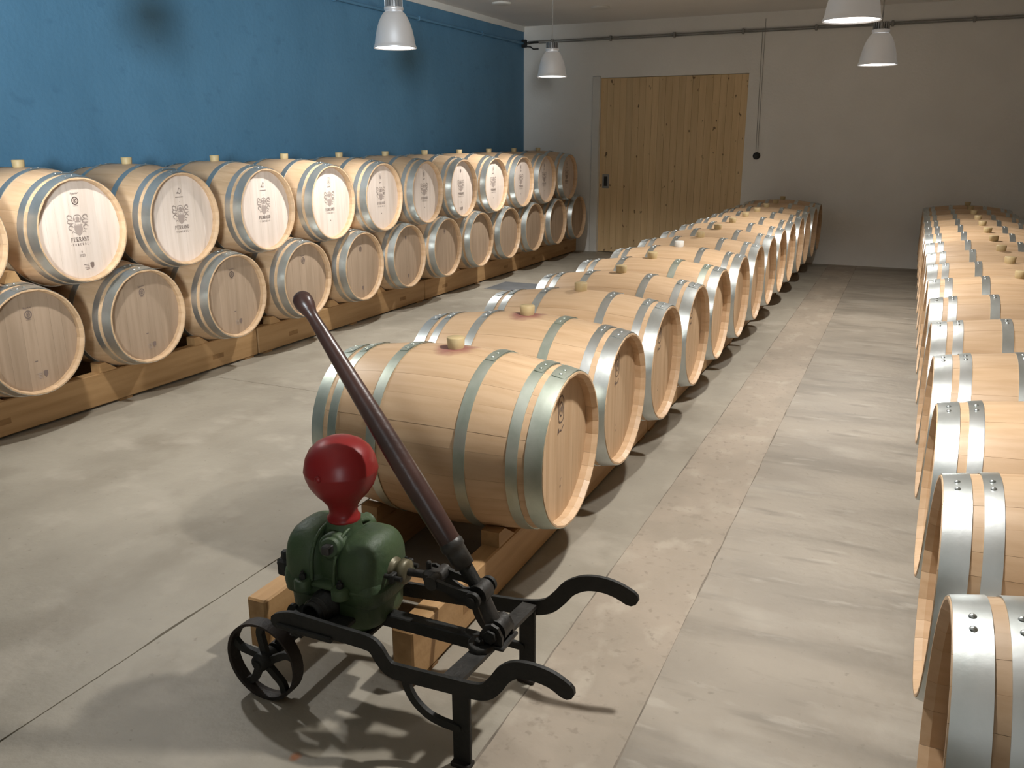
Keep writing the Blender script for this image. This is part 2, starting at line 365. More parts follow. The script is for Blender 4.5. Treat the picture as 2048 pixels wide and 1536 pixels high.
for i, (x, y, z) in enumerate(LAMPS):
    o = lamp0 if i == 0 else copy_tree(lamp0)
    o.location = (x, y, z); o.scale = (LAMP_S,)*3; o['label'] = LL[i]; hh = (H-z)/LAMP_S
    part('cord', MB().rod((0, 0, .398), (0, 0, hh-.03), .0065, n=8), 'cord', o)
    part('canopy', MB().lathe([(.006, hh-.075), (.012, hh-.07), (.04, hh-.02), (.045, hh)], n=20), 'cord', o)
for i, (x, y, z) in enumerate(LAMPS+[(-3.54, -2.4, 2.25), (-.41, -2.9, 2.23)]):   # the last two are unseen fill lights added behind the camera for ambience
    l = bpy.data.lights.new('lamp_or_fill_light', 'SPOT'); l.energy = LAMP_W*(.72 if i == 4 else 0.6 if i > 5 else 1.); l.color = (1.0, .99, .96) if x < -2 else (1.0, .975, .93); l.spot_size = math.radians(136 if i in (1, 3) else 128); l.spot_blend = .46; l.shadow_soft_size = .05
    o = bpy.data.objects.new('lamp_or_fill_light', l); C.objects.link(o); o.location = (x, y, z-.010)
l = bpy.data.lights.new('wall_spotlight', 'SPOT'); l.energy = WASH_W; l.color = (.88, .96, 1); l.spot_size = math.radians(33); l.spot_blend = 1.; l.shadow_soft_size = .75
o = bpy.data.objects.new('wall_spotlight', l); C.objects.link(o); o.location = (1.9, YF+.1, 2.05)
o.rotation_euler = (Vector((-5.35, 5.1, 2.8))-o.location).to_track_quat('-Z', 'Y').to_euler()

# ------------------------------------------------------------------ barrels
RB, RH, HL = .3385, .2870, .475
rad = lambda x: RH+(RB-RH)*(1-(x/HL)**2)
def P(x, r, th): return (x, r*math.sin(th), RB+r*math.cos(th))
NS = 26
ws = [1.35]+[random.uniform(.72, 1.25) for _ in range(NS-1)]; tot = sum(ws); ang = [2*PI*v/tot for v in ws]
st = [-.475, -.455, -.35, -.22, -.08, .08, .22, .35, .455, .475]
stave_me = []
a = -ang[0]/2
for k in range(NS):
    g = .0003/RB; a0, a1 = a+g, a+ang[k]-g; a += ang[k]; pr = random.uniform(-.0004, .0004)
    mb = MB(); n = len(st); am = (a0+a1)/2
    vs = [P(x, rad(x)+pr, t_) for x in st for t_ in (a0, am, a1)]
    mb.add(vs, [(3*i+j, 3*i+j+1, 3*i+4+j, 3*i+3+j) for i in range(n-1) for j in (0, 1)], True)
    inr = [rad(x)-(.006 if abs(x) > .47 else .019 if abs(x) > .45 else .024) for x in st]
    vs = [P(x, r, t_) for x, r in zip(st, inr) for t_ in (a0, a1)]
    mb.add(vs, [(2*i, 2*i+2, 2*i+3, 2*i+1) for i in range(n-1)])
    for t_ in (a0, a1):
        vs = [q for x, r in zip(st, inr) for q in (P(x, r, t_), P(x, rad(x)+pr, t_))]
        mb.add(vs, [(2*i, 2*i+1, 2*i+3, 2*i+2) for i in range(n-1)])
    for x, r in ((st[0], inr[0]), (st[-1], inr[-1])):
        mb.add([P(x, rad(x)+pr, a0), P(x, rad(x)+pr, am), P(x, rad(x)+pr, a1), P(x, r, a1), P(x, r, a0)], [(0, 1, 2, 3, 4)])
    me = mb.mesh('stave', 'oak'); nl = []
    for p in me.polygons:
        for vi in p.vertices:
            x, y, z = me.vertices[vi].co; r = math.hypot(y, z-RB)
            nl.append(Vector((2*(RB-RH)*x/HL**2, y/r, (z-RB)/r)).normalized() if p.use_smooth else p.normal.copy())
    me.normals_split_custom_set(nl); stave_me.append(me)

def hoop_mesh(xc, wd, sgn):
    mb = MB(); n = 64; xs = (xc-wd/2, xc, xc+wd/2)
    pts = [(xs[0], rad(xs[0])), (xs[0], rad(xs[0])+.0028), (xs[1], rad(xs[1])+.0028), (xs[2], rad(xs[2])+.0028), (xs[2], rad(xs[2]))]
    vs = [P(x, r, 2*PI*i/n) for x, r in pts for i in range(n)]
    for j in range(4):
        mb.add([vs[j*n+i] for i in range(n)]+[vs[(j+1)*n+i] for i in range(n)], [(i, (i+1) % n, n+(i+1) % n, n+i) for i in range(n)], j in (1, 2))
    # lapped end (only where the photo shows it) and two rivets near the top
    T = [sgn*math.radians(q) for q in (16, 8, 0, -8, -14)]
    vs = []
    for t_ in (T if sgn > 0 else ()):
        for x in xs: vs.append(P(x*1. if t_ != T[-1] else x+(xc-x)*.25, rad(x)+.0052, t_))
    if sgn > 0: mb.add(vs, [(3*i+j, 3*i+j+1, 3*i+4+j, 3*i+3+j) for i in range(4) for j in (0, 1)], True)
    if sgn > 0:
        vs2 = [P(x+(xc-x)*.25, rad(x)+.0025, T[-1]) for x in xs]; mb.add(vs[-3:]+vs2, [(0, 1, 4, 3), (1, 2, 5, 4)])
        vs2 = [P(x, rad(x)+.0025, T[0]) for x in xs]; mb.add(vs[:3]+vs2, [(0, 1, 4, 3), (1, 2, 5, 4)])
    for t_ in (sgn*math.radians(-2), sgn*math.radians(-9.5)):
        c = Vector(P(xc, rad(xc)+(.005 if sgn > 0 else .0028), t_)); nd = Vector((0, math.sin(t_), math.cos(t_)))
        mb.lathe([(.0075, 0), (.006, .003), (.0001, .0045)], c, nd, 8, caps=False)
    return mb.mesh('hoop', 'hoop')
HP = [(.4425, .060), (.368, .040), (.180, .042)]
hoops = {s: [hoop_mesh(q*x, w_, s) for x, w_ in HP for q in (1, -1)] for s in (1, -1)}
HX = .427; HR = rad(HX)-.022
# head: backing disc (part) with separate boards (sub-parts)
head_back = MB().lathe([(HR, 0), (HR, .004)], (HX-.014, 0, RB), (1, 0, 0), 48, smooth=False).mesh('head', 'head')
head_rear = MB().lathe([(HR, 0), (HR-.004, .012), (.001, .012)], (-HX+.012, 0, RB), (-1, 0, 0), 40, smooth=False).mesh('head', 'head')
bw = [1., .8, 1.15, .95, 1.2, .85, 1.05]; s_ = sum(bw); cuts = [-HR]
for q in bw: cuts.append(cuts[-1]+2*HR*q/s_)
board_me = []
for i in range(7):
    u0, u1 = cuts[i]+.0003, cuts[i+1]-.0003; nn = 7
    top = [(u0+(u1-u0)*k/nn, math.sqrt(max(0, HR*HR-(u0+(u1-u0)*k/nn)**2))) for k in range(nn+1)]
    poly = top+[(u, -v) for u, v in reversed(top)]
    board_me.append(MB().prism(poly, lambda u, v, d: (HX+d, u, RB+v), -.0098, random.uniform(-.0003, .0003)).mesh('head_board', 'head'))
bung_me = MB().lathe([(.030, -.004), (.032, .004), (.034, .036), (.031, .039), (.0001, .039)], (0, 0, 2*RB), n=20, caps=False).mesh('bung', 'bung')

# ---- printed marks on the heads: u to the right, v up, metres from the head centre
PX = HX+.0014
def fmark(u, v, d): return (PX+d, u, RB+v)
class Ink:
    def __init__(s): s.mb = MB()
    def line(s, pts, w_):
        for (a, b), (c, d) in zip(pts, pts[1:]):
            l = math.hypot(c-a, d-b) or 1e-6; nx, ny = -(d-b)/l*w_/2, (c-a)/l*w_/2; ex, ey = (c-a)/l*w_*.3, (d-b)/l*w_*.3
            q = [(a+nx-ex, b+ny-ey), (a-nx-ex, b-ny-ey), (c-nx+ex, d-ny+ey), (c+nx+ex, d+ny+ey)]
            s.mb.add([fmark(u, v, 0) for u, v in q], [(0, 1, 2, 3)])
    def poly(s, pts): s.mb.add([fmark(u, v, 0) for u, v in pts], [tuple(range(len(pts)))])
    def arc(s, cu, cv, ru, rv, a0, a1, w_, n=10): s.line([(cu+ru*math.cos(a0+(a1-a0)*i/n), cv+rv*math.sin(a0+(a1-a0)*i/n)) for i in range(n+1)], w_)
    def disc(s, cu, cv, ru, rv, n=14): s.poly([(cu+ru*math.cos(2*PI*i/n), cv+rv*math.sin(2*PI*i/n)) for i in range(n)])
    def text(s, word, cu, cv, h, adv=.8, bold=1.):
        x = cu-len(word)*h*adv/2+h*adv/2
        for ch in word:
            for g in GL.get(ch, []):
                if g[0] == 'l': s.line([(x+(a-.5)*h*.62, cv+(b-.5)*h) for a, b in g[2]], g[1]*h*bold)
            x += h*adv
T, B_ = .085, .17
def sf(x, y, w_=.36): return ('l', T, [(x-w_/2, y), (x+w_/2, y)])
bowl = lambda y0, y1, x0=.28: [(x0, y1)]+[(x0+.36+.34*math.cos(t_), (y0+y1)/2+(y1-y0)/2*math.sin(t_)) for t_ in [PI/2-PI*i/6 for i in range(7)]]+[(x0, y0)]
oval = [(.5+.46*math.cos(2*PI*i/12), .5+.5*math.sin(2*PI*i/12)) for i in range(13)]
GL = {
 'F': [('l', B_, [(.25, 0), (.25, 1)]), sf(.25, 0, .5), ('l', T, [(.05, 1), (.95, 1)]), ('l', T, [(.25, .52), (.75, .52)]), ('l', T, [(.95, 1), (.95, .78)]), ('l', T, [(.75, .4), (.75, .64)])],
 'E': [('l', B_, [(.25, 0), (.25, 1)]), ('l', T, [(.05, 1), (.95, 1)]), ('l', T, [(.25, .52), (.75, .52)]), ('l', T, [(.05, 0), (.95, 0)]), ('l', T, [(.95, 1), (.95, .78)]), ('l', T, [(.97, 0), (.97, .25)])],
 'R': [('l', B_, [(.22, 0), (.22, 1)]), sf(.22, 0, .45), sf(.15, 1, .3), ('l', T*1.3, bowl(.48, 1, .22)), ('l', B_, [(.5, .48), (.92, 0)]), sf(.95, 0, .2)],
 'A': [('l', T, [(.1, 0), (.5, 1)]), ('l', B_, [(.5, 1), (.88, 0)]), ('l', T, [(.25, .36), (.75, .36)]), sf(.1, 0, .34), sf(.9, 0, .34)],
 'N': [('l', T, [(.15, 0), (.15, 1)]), ('l', B_, [(.15, 1), (.85, 0)]), ('l', T, [(.85, 0), (.85, 1)]), sf(.15, 0, .3), sf(.85, 1, .3)],
 'D': [('l', B_, [(.22, 0), (.22, 1)]), ('l', T*1.4, [(.1, 1), (.45, 1), (.75, .9), (.93, .65), (.95, .4), (.8, .12), (.45, 0), (.1, 0)])],
 'P': [('l', B_, [(.22, 0), (.22, 1)]), sf(.22, 0, .45), ('l', T*1.3, bowl(.45, 1, .22))],
 'O': [('l', T*1.5, oval)],
 'M': [('l', T, [(.1, 0), (.14, 1)]), ('l', B_, [(.14, 1), (.5, .1)]), ('l', T, [(.5, .1), (.86, 1)]), ('l', B_, [(.86, 1), (.9, 0)]), sf(.1, 0, .25), sf(.9, 0, .25)],
 'L': [('l', B_, [(.25, 0), (.25, 1)]), sf(.25, 1, .45), ('l', T, [(.05, 0), (.95, 0)]), ('l', T, [(.95, 0), (.95, .25)])],
 '2': [('l', T*1.5, [(.1, .75), (.25, .95), (.55, 1), (.85, .85), (.85, .65), (.1, 0), (.9, 0)])],
 '0': [('l', T*1.5, oval)],
 '.': [('l', .16, [(.42, .5), (.58, .5)])],
}
def crest(k, cv, s=1.):
    S = lambda pts: [(u*s, cv+v*s) for u, v in pts]
    k.poly(S([(-.024, .012), (.024, .012), (.026, -.008), (.018, -.030), (0, -.044), (-.018, -.030), (-.026, -.008)]))
    for u in (-.018, 0, .018): k.line(S([(u, .016), (u, .024)]), .003*s)
    k.line(S([(-.026, .016), (.026, .016)]), .002*s)
    k.disc(0, cv+.046*s, .012*s, .013*s); k.arc(0, cv+.058*s, .02*s, .010*s, 0, PI, .004*s)
    k.disc(-.021*s, cv+.046*s, .006*s, .010*s); k.disc(.021*s, cv+.046*s, .006*s, .010*s); k.line(S([(-.016, .032), (.016, .032)]), .006*s)
    for q in (-1, 1):
        k.arc(q*.048*s, cv+.056*s, .014*s, .010*s, -.6, 4.6, .0045*s); k.arc(q*.046*s, cv+.034*s, .018*s, .009*s, .4, 5.2, .0045*s)
        k.line(S([(q*.028, .026), (q*.045, .018), (q*.062, .028)]), .004*s); k.arc(q*.045*s, cv+.002*s, .014*s, .012*s, .2, 5, .0045*s)
        k.line(S([(q*.03, .004), (q*.05, .014), (q*.06, .004)]), .003*s); k.line(S([(q*.024, -.024), (q*.036, -.018), (q*.042, -.026)]), .004*s)
        k.line(S([(q*.062, .066), (q*.05, .07), (q*.036, .062)]), .003*s)
def script(k, cv, cu=0, w_=.05):
    n = 18; k.line([(cu-w_/2+w_*i/n, cv+.006*math.sin(i*1.9)*(1.6 if i < 4 else .8)+.004*i/n) for i in range(n+1)], .0018)
def stamp(k, cv, cu=0, r=.019, dark=True):
    k.arc(cu, cv, r, r*1.06, 0, 2*PI, .006 if dark else .0025, 18); k.arc(cu, cv, r*.5, r*.55, 0, 2*PI, .003, 10)
    k.line([(cu-r*.35, cv-r*.5), (cu+r*.3, cv+r*.55)], .004); k.line([(cu+r*.3, cv-r*.5), (cu-r*.2, cv+r*.2)], .003); k.line([(cu-r*.8, cv-r*1.45), (cu+r*.8, cv-r*1.45)], .002)
def seal(k, cu, cv):
    k.poly([(cu-.013, cv+.016), (cu, cv+.019), (cu+.013, cv+.016), (cu+.012, cv-.004), (cu, cv-.020), (cu-.012, cv-.004)])
def seal_lines(k, cu, cv):
    for j, l in enumerate((.034, .026, .03, .022)): k.line([(cu-l, cv+.012-j*.009), (cu, cv+.012-j*.009)], .003)
def cooper_d(k, cv):
    k.line([(-.020, cv-.010), (-.012, cv-.014), (.004, cv+.018)], .0028)
    k.arc(.002, cv+.002, .019, .017, -2.2, 1.7, .0024, 10); k.line([(-.020, cv-.010), (-.006, cv-.006), (.012, cv-.016)], .0026)
    k.line([(-.03+.0075*i, cv-.032) for i in range(9)], .0001)
    for i in range(8): k.line([(-.030+.008*i, cv-.036), (-.026+.008*i, cv-.036)], .005)
def coop_bottle(k, cv):
    k.line([(-.016, cv-.02), (-.016, cv+.02), (0, cv+.028), (.016, cv+.02), (.016, cv-.02), (0, cv-.028), (-.016, cv-.02)], .002)
    k.poly([(-.005, cv-.018), (.005, cv-.018), (.005, cv+.004), (.002, cv+.018), (-.002, cv+.018), (-.005, cv+.004)]); script(k, cv-.05, 0, .034)
def ink_mesh(fn):
    k = Ink(); fn(k); return k.mb.mesh('printed_mark', 'print', fix=False)
def up_soft(k): crest(k, .012, 1.05)
def up_text(k): k.text('FERRAND', 0, -.052, .021, .82, 1.15); k.text('.POMEROL.', 0, -.080, .0115, 1.35, 1.1)
def u1(k): up_text(k); script(k, .197); stamp(k, .160); k.text('M', 0, -.122, .010); k.text('2020', 0, -.143, .013, .75); seal(k, .056, -.205); seal_lines(k, .036, -.209)
def u2(k): up_text(k); cooper_d(k, .172); k.disc(0, .105, .003, .003, 6)
def u4(k): up_text(k); coop_bottle(k, .172); k.disc(0, -.14, .006, .004, 8)
def u7(k): up_text(k); seal(k, 0, .172); k.disc(0, -.14, .006, .006, 8); seal(k, .02, -.205); seal_lines(k, .002, -.205)
def low(k): script(k, .182); stamp(k, .148); k.line([(-.004, -.112), (.012, -.112)], .005); seal(k, .050, -.190)
def low_soft(k): seal_lines(k, .030, -.193)
def low4(k): script(k, .182); stamp(k, .148, 0, .017); k.disc(.0, -.12, .004, .005, 8); seal(k, .012, -.19)
def low5(k): seal(k, 0, .165); seal(k, .03, -.19); k.disc(.01, -.10, .003, .004, 6)
def low6(k): stamp(k, .16, 0, .016, False)
def mid(k):
    k.line([(-.024, .115), (-.026, .18), (-.01, .198), (.01, .198), (.026, .18), (.024, .115)], .004); k.arc(0, .15, .016, .026, 0, 2*PI, .004, 14); k.disc(0, .15, .006, .012, 8)
    k.arc(0, .112, .022, .012, PI, 2*PI, .004); k.line([(-.03, .062), (-.024, .08), (-.02, .066), (-.008, .072), (.002, .066), (.014, .074), (.022, .082)], .0045); k.disc(0, -.15, .003, .006, 6); k.line([(-.004, -.13), (.008, -.12)], .002)
INK = {n: ink_mesh(f) for n, f in dict(u1=u1, u2=u2, u4=u4, u7=u7, low=low, low4=low4, low5=low5, low6=low6, mid=mid, crest=up_soft, lows=low_soft).items()}

def barrel(row, loc, label, group, sgn=1, k=1., flip=False, boards=True, pale=False, stain=False, bung='bung', marks=(), yaw=0., patina=()):
    t = thing('wine_barrel', label, 'barrel', loc, group, (PI if flip else 0)+yaw); t.scale = (1, k, k)
    for i, me in enumerate(stave_me): link('stave', me, t, m='oak_stain' if stain and i in (0, 1, NS-1) else None)
    for j, me in enumerate(hoops[sgn]): link('hoop', me, t, m='hoop_patina' if j in patina else None)
    hm = 'head_dimmed' if pale == 'low' else 'head_pale' if pale else 'head'
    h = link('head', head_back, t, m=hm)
    if boards:
        for me in board_me: link('head_board', me, h, m=hm)
    else:
        link('head_board', board_all, h, m=hm)
    for q in marks: link('printed_mark', INK[q], h, m='print_soft' if q in ('crest', 'lows') else None)['kind'] = 'stuff'
    link('head', head_rear, t, m=hm)
    link('bung', bung_me, t, m=None if bung == 'bung' else bung)
    return t
mb = MB()
for me in board_me:
    mb.add([v.co for v in me.vertices], [tuple(p.vertices) for p in me.polygons])
board_all = mb.mesh('head_board', 'head')
ORD = ['first', 'second', 'third', 'fourth', 'fifth', 'sixth', 'seventh', 'eighth', 'ninth', 'tenth', 'eleventh', 'twelfth', 'thirteenth', 'fourteenth', 'fifteenth', 'sixteenth']
KL, ZB, ZT, XH = 1.015, .549, 1.119, -4.24
XCL = XH-HL
low_y = [3.004, 3.772, 4.566, 5.359, 6.139, 6.886, 7.634, 8.393, 9.149, 9.888, 10.675, 11.445]
up_y = [2.633, 3.392, 4.160, 4.957, 5.745, 6.500, 7.255, 8.010, 8.780, 9.54, 10.27, 11.06]
lm = [('low', 'lows')]*4+[('low4',), ('low5',), ('low6',)]+[()]*5
um = [('u1', 'crest'), ('u1', 'crest'), ('u2', 'crest'), ('u2', 'crest'), ('u4', 'crest'), ('u4', 'crest'), ('u4', 'crest'), ('u7', 'crest')]+[('u4', 'crest')]*4
def lab(i, n, what, end):
    return f'{what}, {ORD[i]} from the left picture edge' if i <= n//2 else f'{what}, {ORD[n-1-i]} from {end}'
for i, y in enumerate(low_y):
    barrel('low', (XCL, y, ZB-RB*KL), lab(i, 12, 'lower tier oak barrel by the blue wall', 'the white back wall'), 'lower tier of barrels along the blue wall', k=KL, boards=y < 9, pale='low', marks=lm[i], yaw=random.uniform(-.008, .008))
look = {0: 'oak barrel in the upper tier, only its rim showing at the left picture edge', 1: 'upper tier oak barrel with round dark stamp, grey crest and small seal on its head',
        2: 'upper tier oak barrel with looping monogram over a grey crest, nearer of two such', 3: 'upper tier oak barrel with looping monogram over a grey crest, farther of two such'}
for i, y in enumerate(up_y):
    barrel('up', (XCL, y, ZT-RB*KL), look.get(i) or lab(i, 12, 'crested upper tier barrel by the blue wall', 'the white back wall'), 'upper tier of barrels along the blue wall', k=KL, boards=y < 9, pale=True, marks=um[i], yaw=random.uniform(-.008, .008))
XC, ZC = -1.4924, .521
mid_y = [2.72, 3.405, 4.09, 4.765, 5.44, 6.13, 6.81, 7.485, 8.165, 8.85, 9.53, 10.21, 10.89, 11.57]
ml_ = {0: 'oak barrel with wine stain by its bung, directly behind the hand pump', 5: 'oak barrel with a flat white bung in the middle row'}
for i, y in enumerate(mid_y):
    barrel('mid', (XC+random.uniform(-.006, .006), y, ZC-RB), ml_.get(i) or (f'oak barrel in the middle row, {ORD[i]} counting back from the hand pump' if i < 8 else f'oak barrel in the middle row, {ORD[13-i]} counting from the white back wall'),
           'middle row of barrels behind the pump', boards=y < 7, stain=i in (0, 1), bung='bung_white' if i == 5 else 'bung', marks=('mid',) if i < 4 else (), patina={0: range(6), 1: (4,), 4: (4, 2)}.get(i, ()), yaw=random.uniform(-.006, .006))
KR, ZR, XRH = .985, .507, .151
right_y = [1.545, 2.217, 2.885, 3.570, 4.255, 4.935, 5.61, 6.285, 6.96, 7.635, 8.31, 8.98, 9.65, 10.32, 10.99, 11.65]
for i, y in enumerate(right_y):
    barrel('right', (XRH+HL, y, ZR-RB*KR), f'oak barrel in the row across the aisle, {ORD[i]} counting from the camera end' if i < 8 else f'oak barrel in the row across the aisle, {ORD[15-i]} counting from the white back wall',
           'row of barrels across the aisle', sgn=-1, k=KR, flip=True, boards=False, yaw=random.uniform(-.004, .004))

# ------------------------------------------------------------------ timber racks
def rack(label, group, x0, x1, y0, y1, top, ys, xm, R_, zc, ties=True, y0b=None):
    """two long beams (x0, x1 are their centre lines) with cross ties and a pair of chocks under every barrel"""
    t = thing('barrel_rack', label, 'barrel rack', ((x0+x1)/2, y0, 0), group); ox = (x0+x1)/2
    for x in (x0, x1):
        ya = 0 if (y0b is None or x == x0) else y0b-y0
        mb = MB().box(x-ox-.0375, x-ox+.0375, ya, y1-y0, .012, top, .006)
        b = part('beam', mb, 'pine', t)
        for yy in (ya+.1, (y1-y0)/2, y1-y0-.1): part('foot', MB().box(x-ox-.036, x-ox+.036, yy-.05, yy+.05, 0, .012), 'pine_end', b)
    for yy in (.42, y1-y0-.42):
        part('cross_tie', MB().box(x0-ox-.0385, x1-ox+.0385, yy-.055, yy+.055, .078, .112), 'pine_end', t)
    for yb in ys:
        for x in (x0, x1):
            r = R_(x-xm)
            for q in (-1, 1):
                hgt = .058; dz = zc-(top+hgt); din = math.sqrt(max(.001, r*r-dz*dz))+.002   # distance of the block's upper inner edge from the barrel axis
                dz0 = zc-top-.004; d0 = math.sqrt(max(.0004, r*r-dz0*dz0))+.004; d0 = max(d0, din-.085)
                poly = [(q*d0, top), (q*(din+.05), top), (q*(din+.05), top+hgt), (q*din, top+hgt)]
                if yb-y0+q*(din+.05) < (y0b-y0 if y0b and x == x1 else 0)+.005 or yb-y0+q*(din+.05) > y1-y0: continue
                me = MB().prism(poly, lambda u, v, d: (x-ox+d, yb-y0+u, v), -.036, .036).mesh('chock', 'pine'); link('chock', me, t)
def units(ys, edges): return [[y for y in ys if a <= y < b] for a, b in zip(edges, edges[1:])]
rl = lambda k: (lambda dx: rad(dx)*k)
E = [2.44, 4.965, 7.505, 9.905, 11.95]
LB = ['long pine barrel rack under the first stacked barrels, cut by the left picture edge', 'long pine barrel rack along the blue wall, second unit from the left picture edge', 'long pine barrel rack along the blue wall, third unit, beside the floor hatch', 'pine barrel rack along the blue wall, last unit before the back wall']
for lb, a, b, ys in zip(LB, E, E[1:], units(low_y, E)): rack(lb, 'racks along the blue wall', XCL-.235, XCL+.215, a+.006, b-.006, .215, ys, XCL, rl(KL), ZB)
E = [1.845, 4.43, 6.98, 9.54, 11.97]
LB = ['pine barrel rack whose sawn beam ends stick out under the hand pump', 'pine barrel rack in the middle row, second unit behind the pump', 'pine barrel rack in the middle row, third unit behind the pump', 'pine barrel rack in the middle row, last unit before the back wall']
for i, (lb, a, b, ys) in enumerate(zip(LB, E, E[1:], units(mid_y, E))): rack(lb, 'racks of the middle row', XC-.270, XC+.252, a+(0 if i == 0 else .006), b-.006, .192, ys, XC, rl(1), ZC, y0b=1.887 if i == 0 else None)
E = [1.15, 3.9, 6.62, 9.31, 11.97]
LB = ['pine barrel rack under the row across the aisle, unit at the camera end', 'pine barrel rack under the row across the aisle, second unit', 'pine barrel rack under the row across the aisle, third unit', 'pine barrel rack under the row across the aisle, unit by the back wall']
for lb, a, b, ys in zip(LB, E, E[1:], units(right_y, E)): rack(lb, 'racks across the aisle', XRH+HL-.25, XRH+HL+.25, a+.006, b-.006, .183, ys, XRH+HL, rl(KR), ZR)
# wedges lying on the lower barrels, between the upper ones
for i, y in enumerate(low_y[:-1]):
    zt = ZB+RB*KL*.93
    me = MB().prism([(-.05, 0), (.05, 0), (.022, .06), (-.022, .06)], lambda u, v, d: (d, u, v), -.05, .05).mesh('wedge', 'pine')
    dx = .295 if i == 0 else .12
    o = link('wedge', me, None, (XCL+dx, y, ZB+rad(dx)*KL-.004))
    tag(o, 'pine wedge on the foremost lower barrel, between two stacked barrels' if i == 0 else f'pine wedge between stacked barrels by the blue wall, {ORD[i]} from the left edge' if i < 6 else f'pine wedge between stacked barrels by the blue wall, {ORD[10-i]} from the back wall', 'wedge', 'wedges between the stacked barrels')

# ------------------------------------------------------------------ hand pump on its iron barrow
OX, OY = -1.40, 1.86
pump = thing('hand_pump', 'antique hand pump with red air vessel and green body on a black iron barrow', 'pump', (OX, OY, 0))
def xz(y): return lambda u, v, d: (u-OX, y-OY+d, v)
def V(x, y, z): return (x-OX, y-OY, z)
def smooth_line(pts, n=5):
    out = []
    for i in range(len(pts)-1):
        p0, p1, p2, p3 = pts[max(0, i-1)], pts[i], pts[i+1], pts[min(len(pts)-1, i+2)]
        for k in range(n):
            s = k/n; out.append(tuple(.5*(2*p1[c]+(p2[c]-p0[c])*s+(2*p0[c]-5*p1[c]+4*p2[c]-p3[c])*s*s+(3*p1[c]-p0[c]-3*p2[c]+p3[c])*s**3) for c in range(2)))
    return out+[pts[-1]]
near = smooth_line([(-1.503, .290), (-1.475, .302), (-1.445, .309), (-1.40, .308), (-1.30, .305), (-1.20, .302), (-1.172, .290), (-1.152, .262), (-1.128, .240), (-1.08, .238), (-.96, .243), (-.875, .247), (-.838, .258), (-.812, .286), (-.788, .322), (-.755, .345), (-.71, .351), (-.66, .344), (-.622, .325)], 5)
far = smooth_line([(-1.52, .286), (-1.47, .300), (-1.42, .290), (-1.385, .255), (-1.35, .242), (-1.2, .241), (-1.0, .243), (-.905, .247), (-.85, .262), (-.815, .295), (-.785, .332), (-.74, .356), (-.69, .360), (-.645, .350), (-.605, .330)], 5)
part('side_bar', MB().strap(near, .046, xz(1.655), -.006, .006), 'iron', pump)
part('side_bar', MB().strap(far, .048, lambda u, v, d: V(u, 2.083+(u+.93)*.13+d, v), -.006, .006), 'iron', pump)
for y, x in ((1.662, -.916), (2.072, -.908)):
    lg = part('leg', MB().box(x-.026-OX, x+.026-OX, y-.006-OY, y+.006-OY, .012, .25, .002), 'iron', pump)
    part('foot', MB().box(x-.028-OX, x+.028-OX, y-.020-OY, y+.016-OY, 0, .013, .002), 'rust', lg)
    arc_ = smooth_line([(-1.082, .235), (-1.078, .20), (-1.055, .160), (-1.015, .130), (-.97, .119), (-.925, .117)], 4)
    part('brace', MB().strap(arc_, .022, xz(y), -.011, .003), 'iron', pump)
part('cross_bar', MB().add([V(-.968, 1.66, .253), V(-.912, 1.66, .253), V(-.880, 2.075, .253), V(-.926, 2.075, .253), V(-.968, 1.66, .266), V(-.912, 1.66, .266), V(-.880, 2.075, .266), V(-.926, 2.075, .266)],
     [(3, 2, 1, 0), (4, 5, 6, 7), (0, 1, 5, 4), (1, 2, 6, 5), (2, 3, 7, 6), (3, 0, 4, 7)]), 'steel', pump)
part('centre_bar', MB().box(-1.40-OX, -.925-OX, 1.827-OY, 1.867-OY, .236, .276, .003), 'iron', pump)
part('cross_bar', MB().box(-1.46-OX, -1.42-OX, 1.65-OY, 2.03-OY, .255, .272, .002), 'iron', pump)
part('axle', MB().rod(V(-1.588, 1.64, .125), V(-1.588, 2.09, .125), .013), 'iron', pump)
for y in (1.722, 2.0):
    part('axle_bracket', MB().strap([(-1.588, .12), (-1.55, .20), (-1.51, .285)], .032, xz(y), .004, .016).rod(V(-1.588, y, .125), V(-1.588, y+.03, .125), .028), 'iron', pump)
def wheel_mb(y):
    mb = MB(); n = 48; c = Vector(V(-1.588, y, .125))
    prof = [(.125, -.021), (.125, .021), (.116, .019), (.113, .004), (.113, -.004), (.116, -.019), (.125, -.021)]
    vs = [c+Vector((r*math.cos(2*PI*i/n), h, r*math.sin(2*PI*i/n))) for r, h in prof for i in range(n)]
    for j in range(6): mb.add([vs[j*n+i] for i in range(n)]+[vs[(j+1)*n+i] for i in range(n)], [(i, (i+1) % n, n+(i+1) % n, n+i) for i in range(n)], True)
    return mb
for y in (1.679, 2.06):
    wl = part('wheel', wheel_mb(y), 'rust', pump)
    for k in range(5):
        a = .35+2*PI*k/5; c = (-1.588, .125); pts = [(c[0]+r*math.cos(a+b), c[1]+r*math.sin(a+b)) for r, b in ((.02, -.25), (.055, .02), (.09, .06), (.116, -.06))]
        part('spoke', MB().strap(smooth_line(pts, 3), .022, xz(y), -.008, .008, False), 'iron', wl)
    part('hub', MB().lathe([(.018, -.036), (.026, -.03), (.030, 0), (.026, .03), (.018, .036)], V(-1.588, y, .125), (0, 1, 0), 20), 'iron', wl)
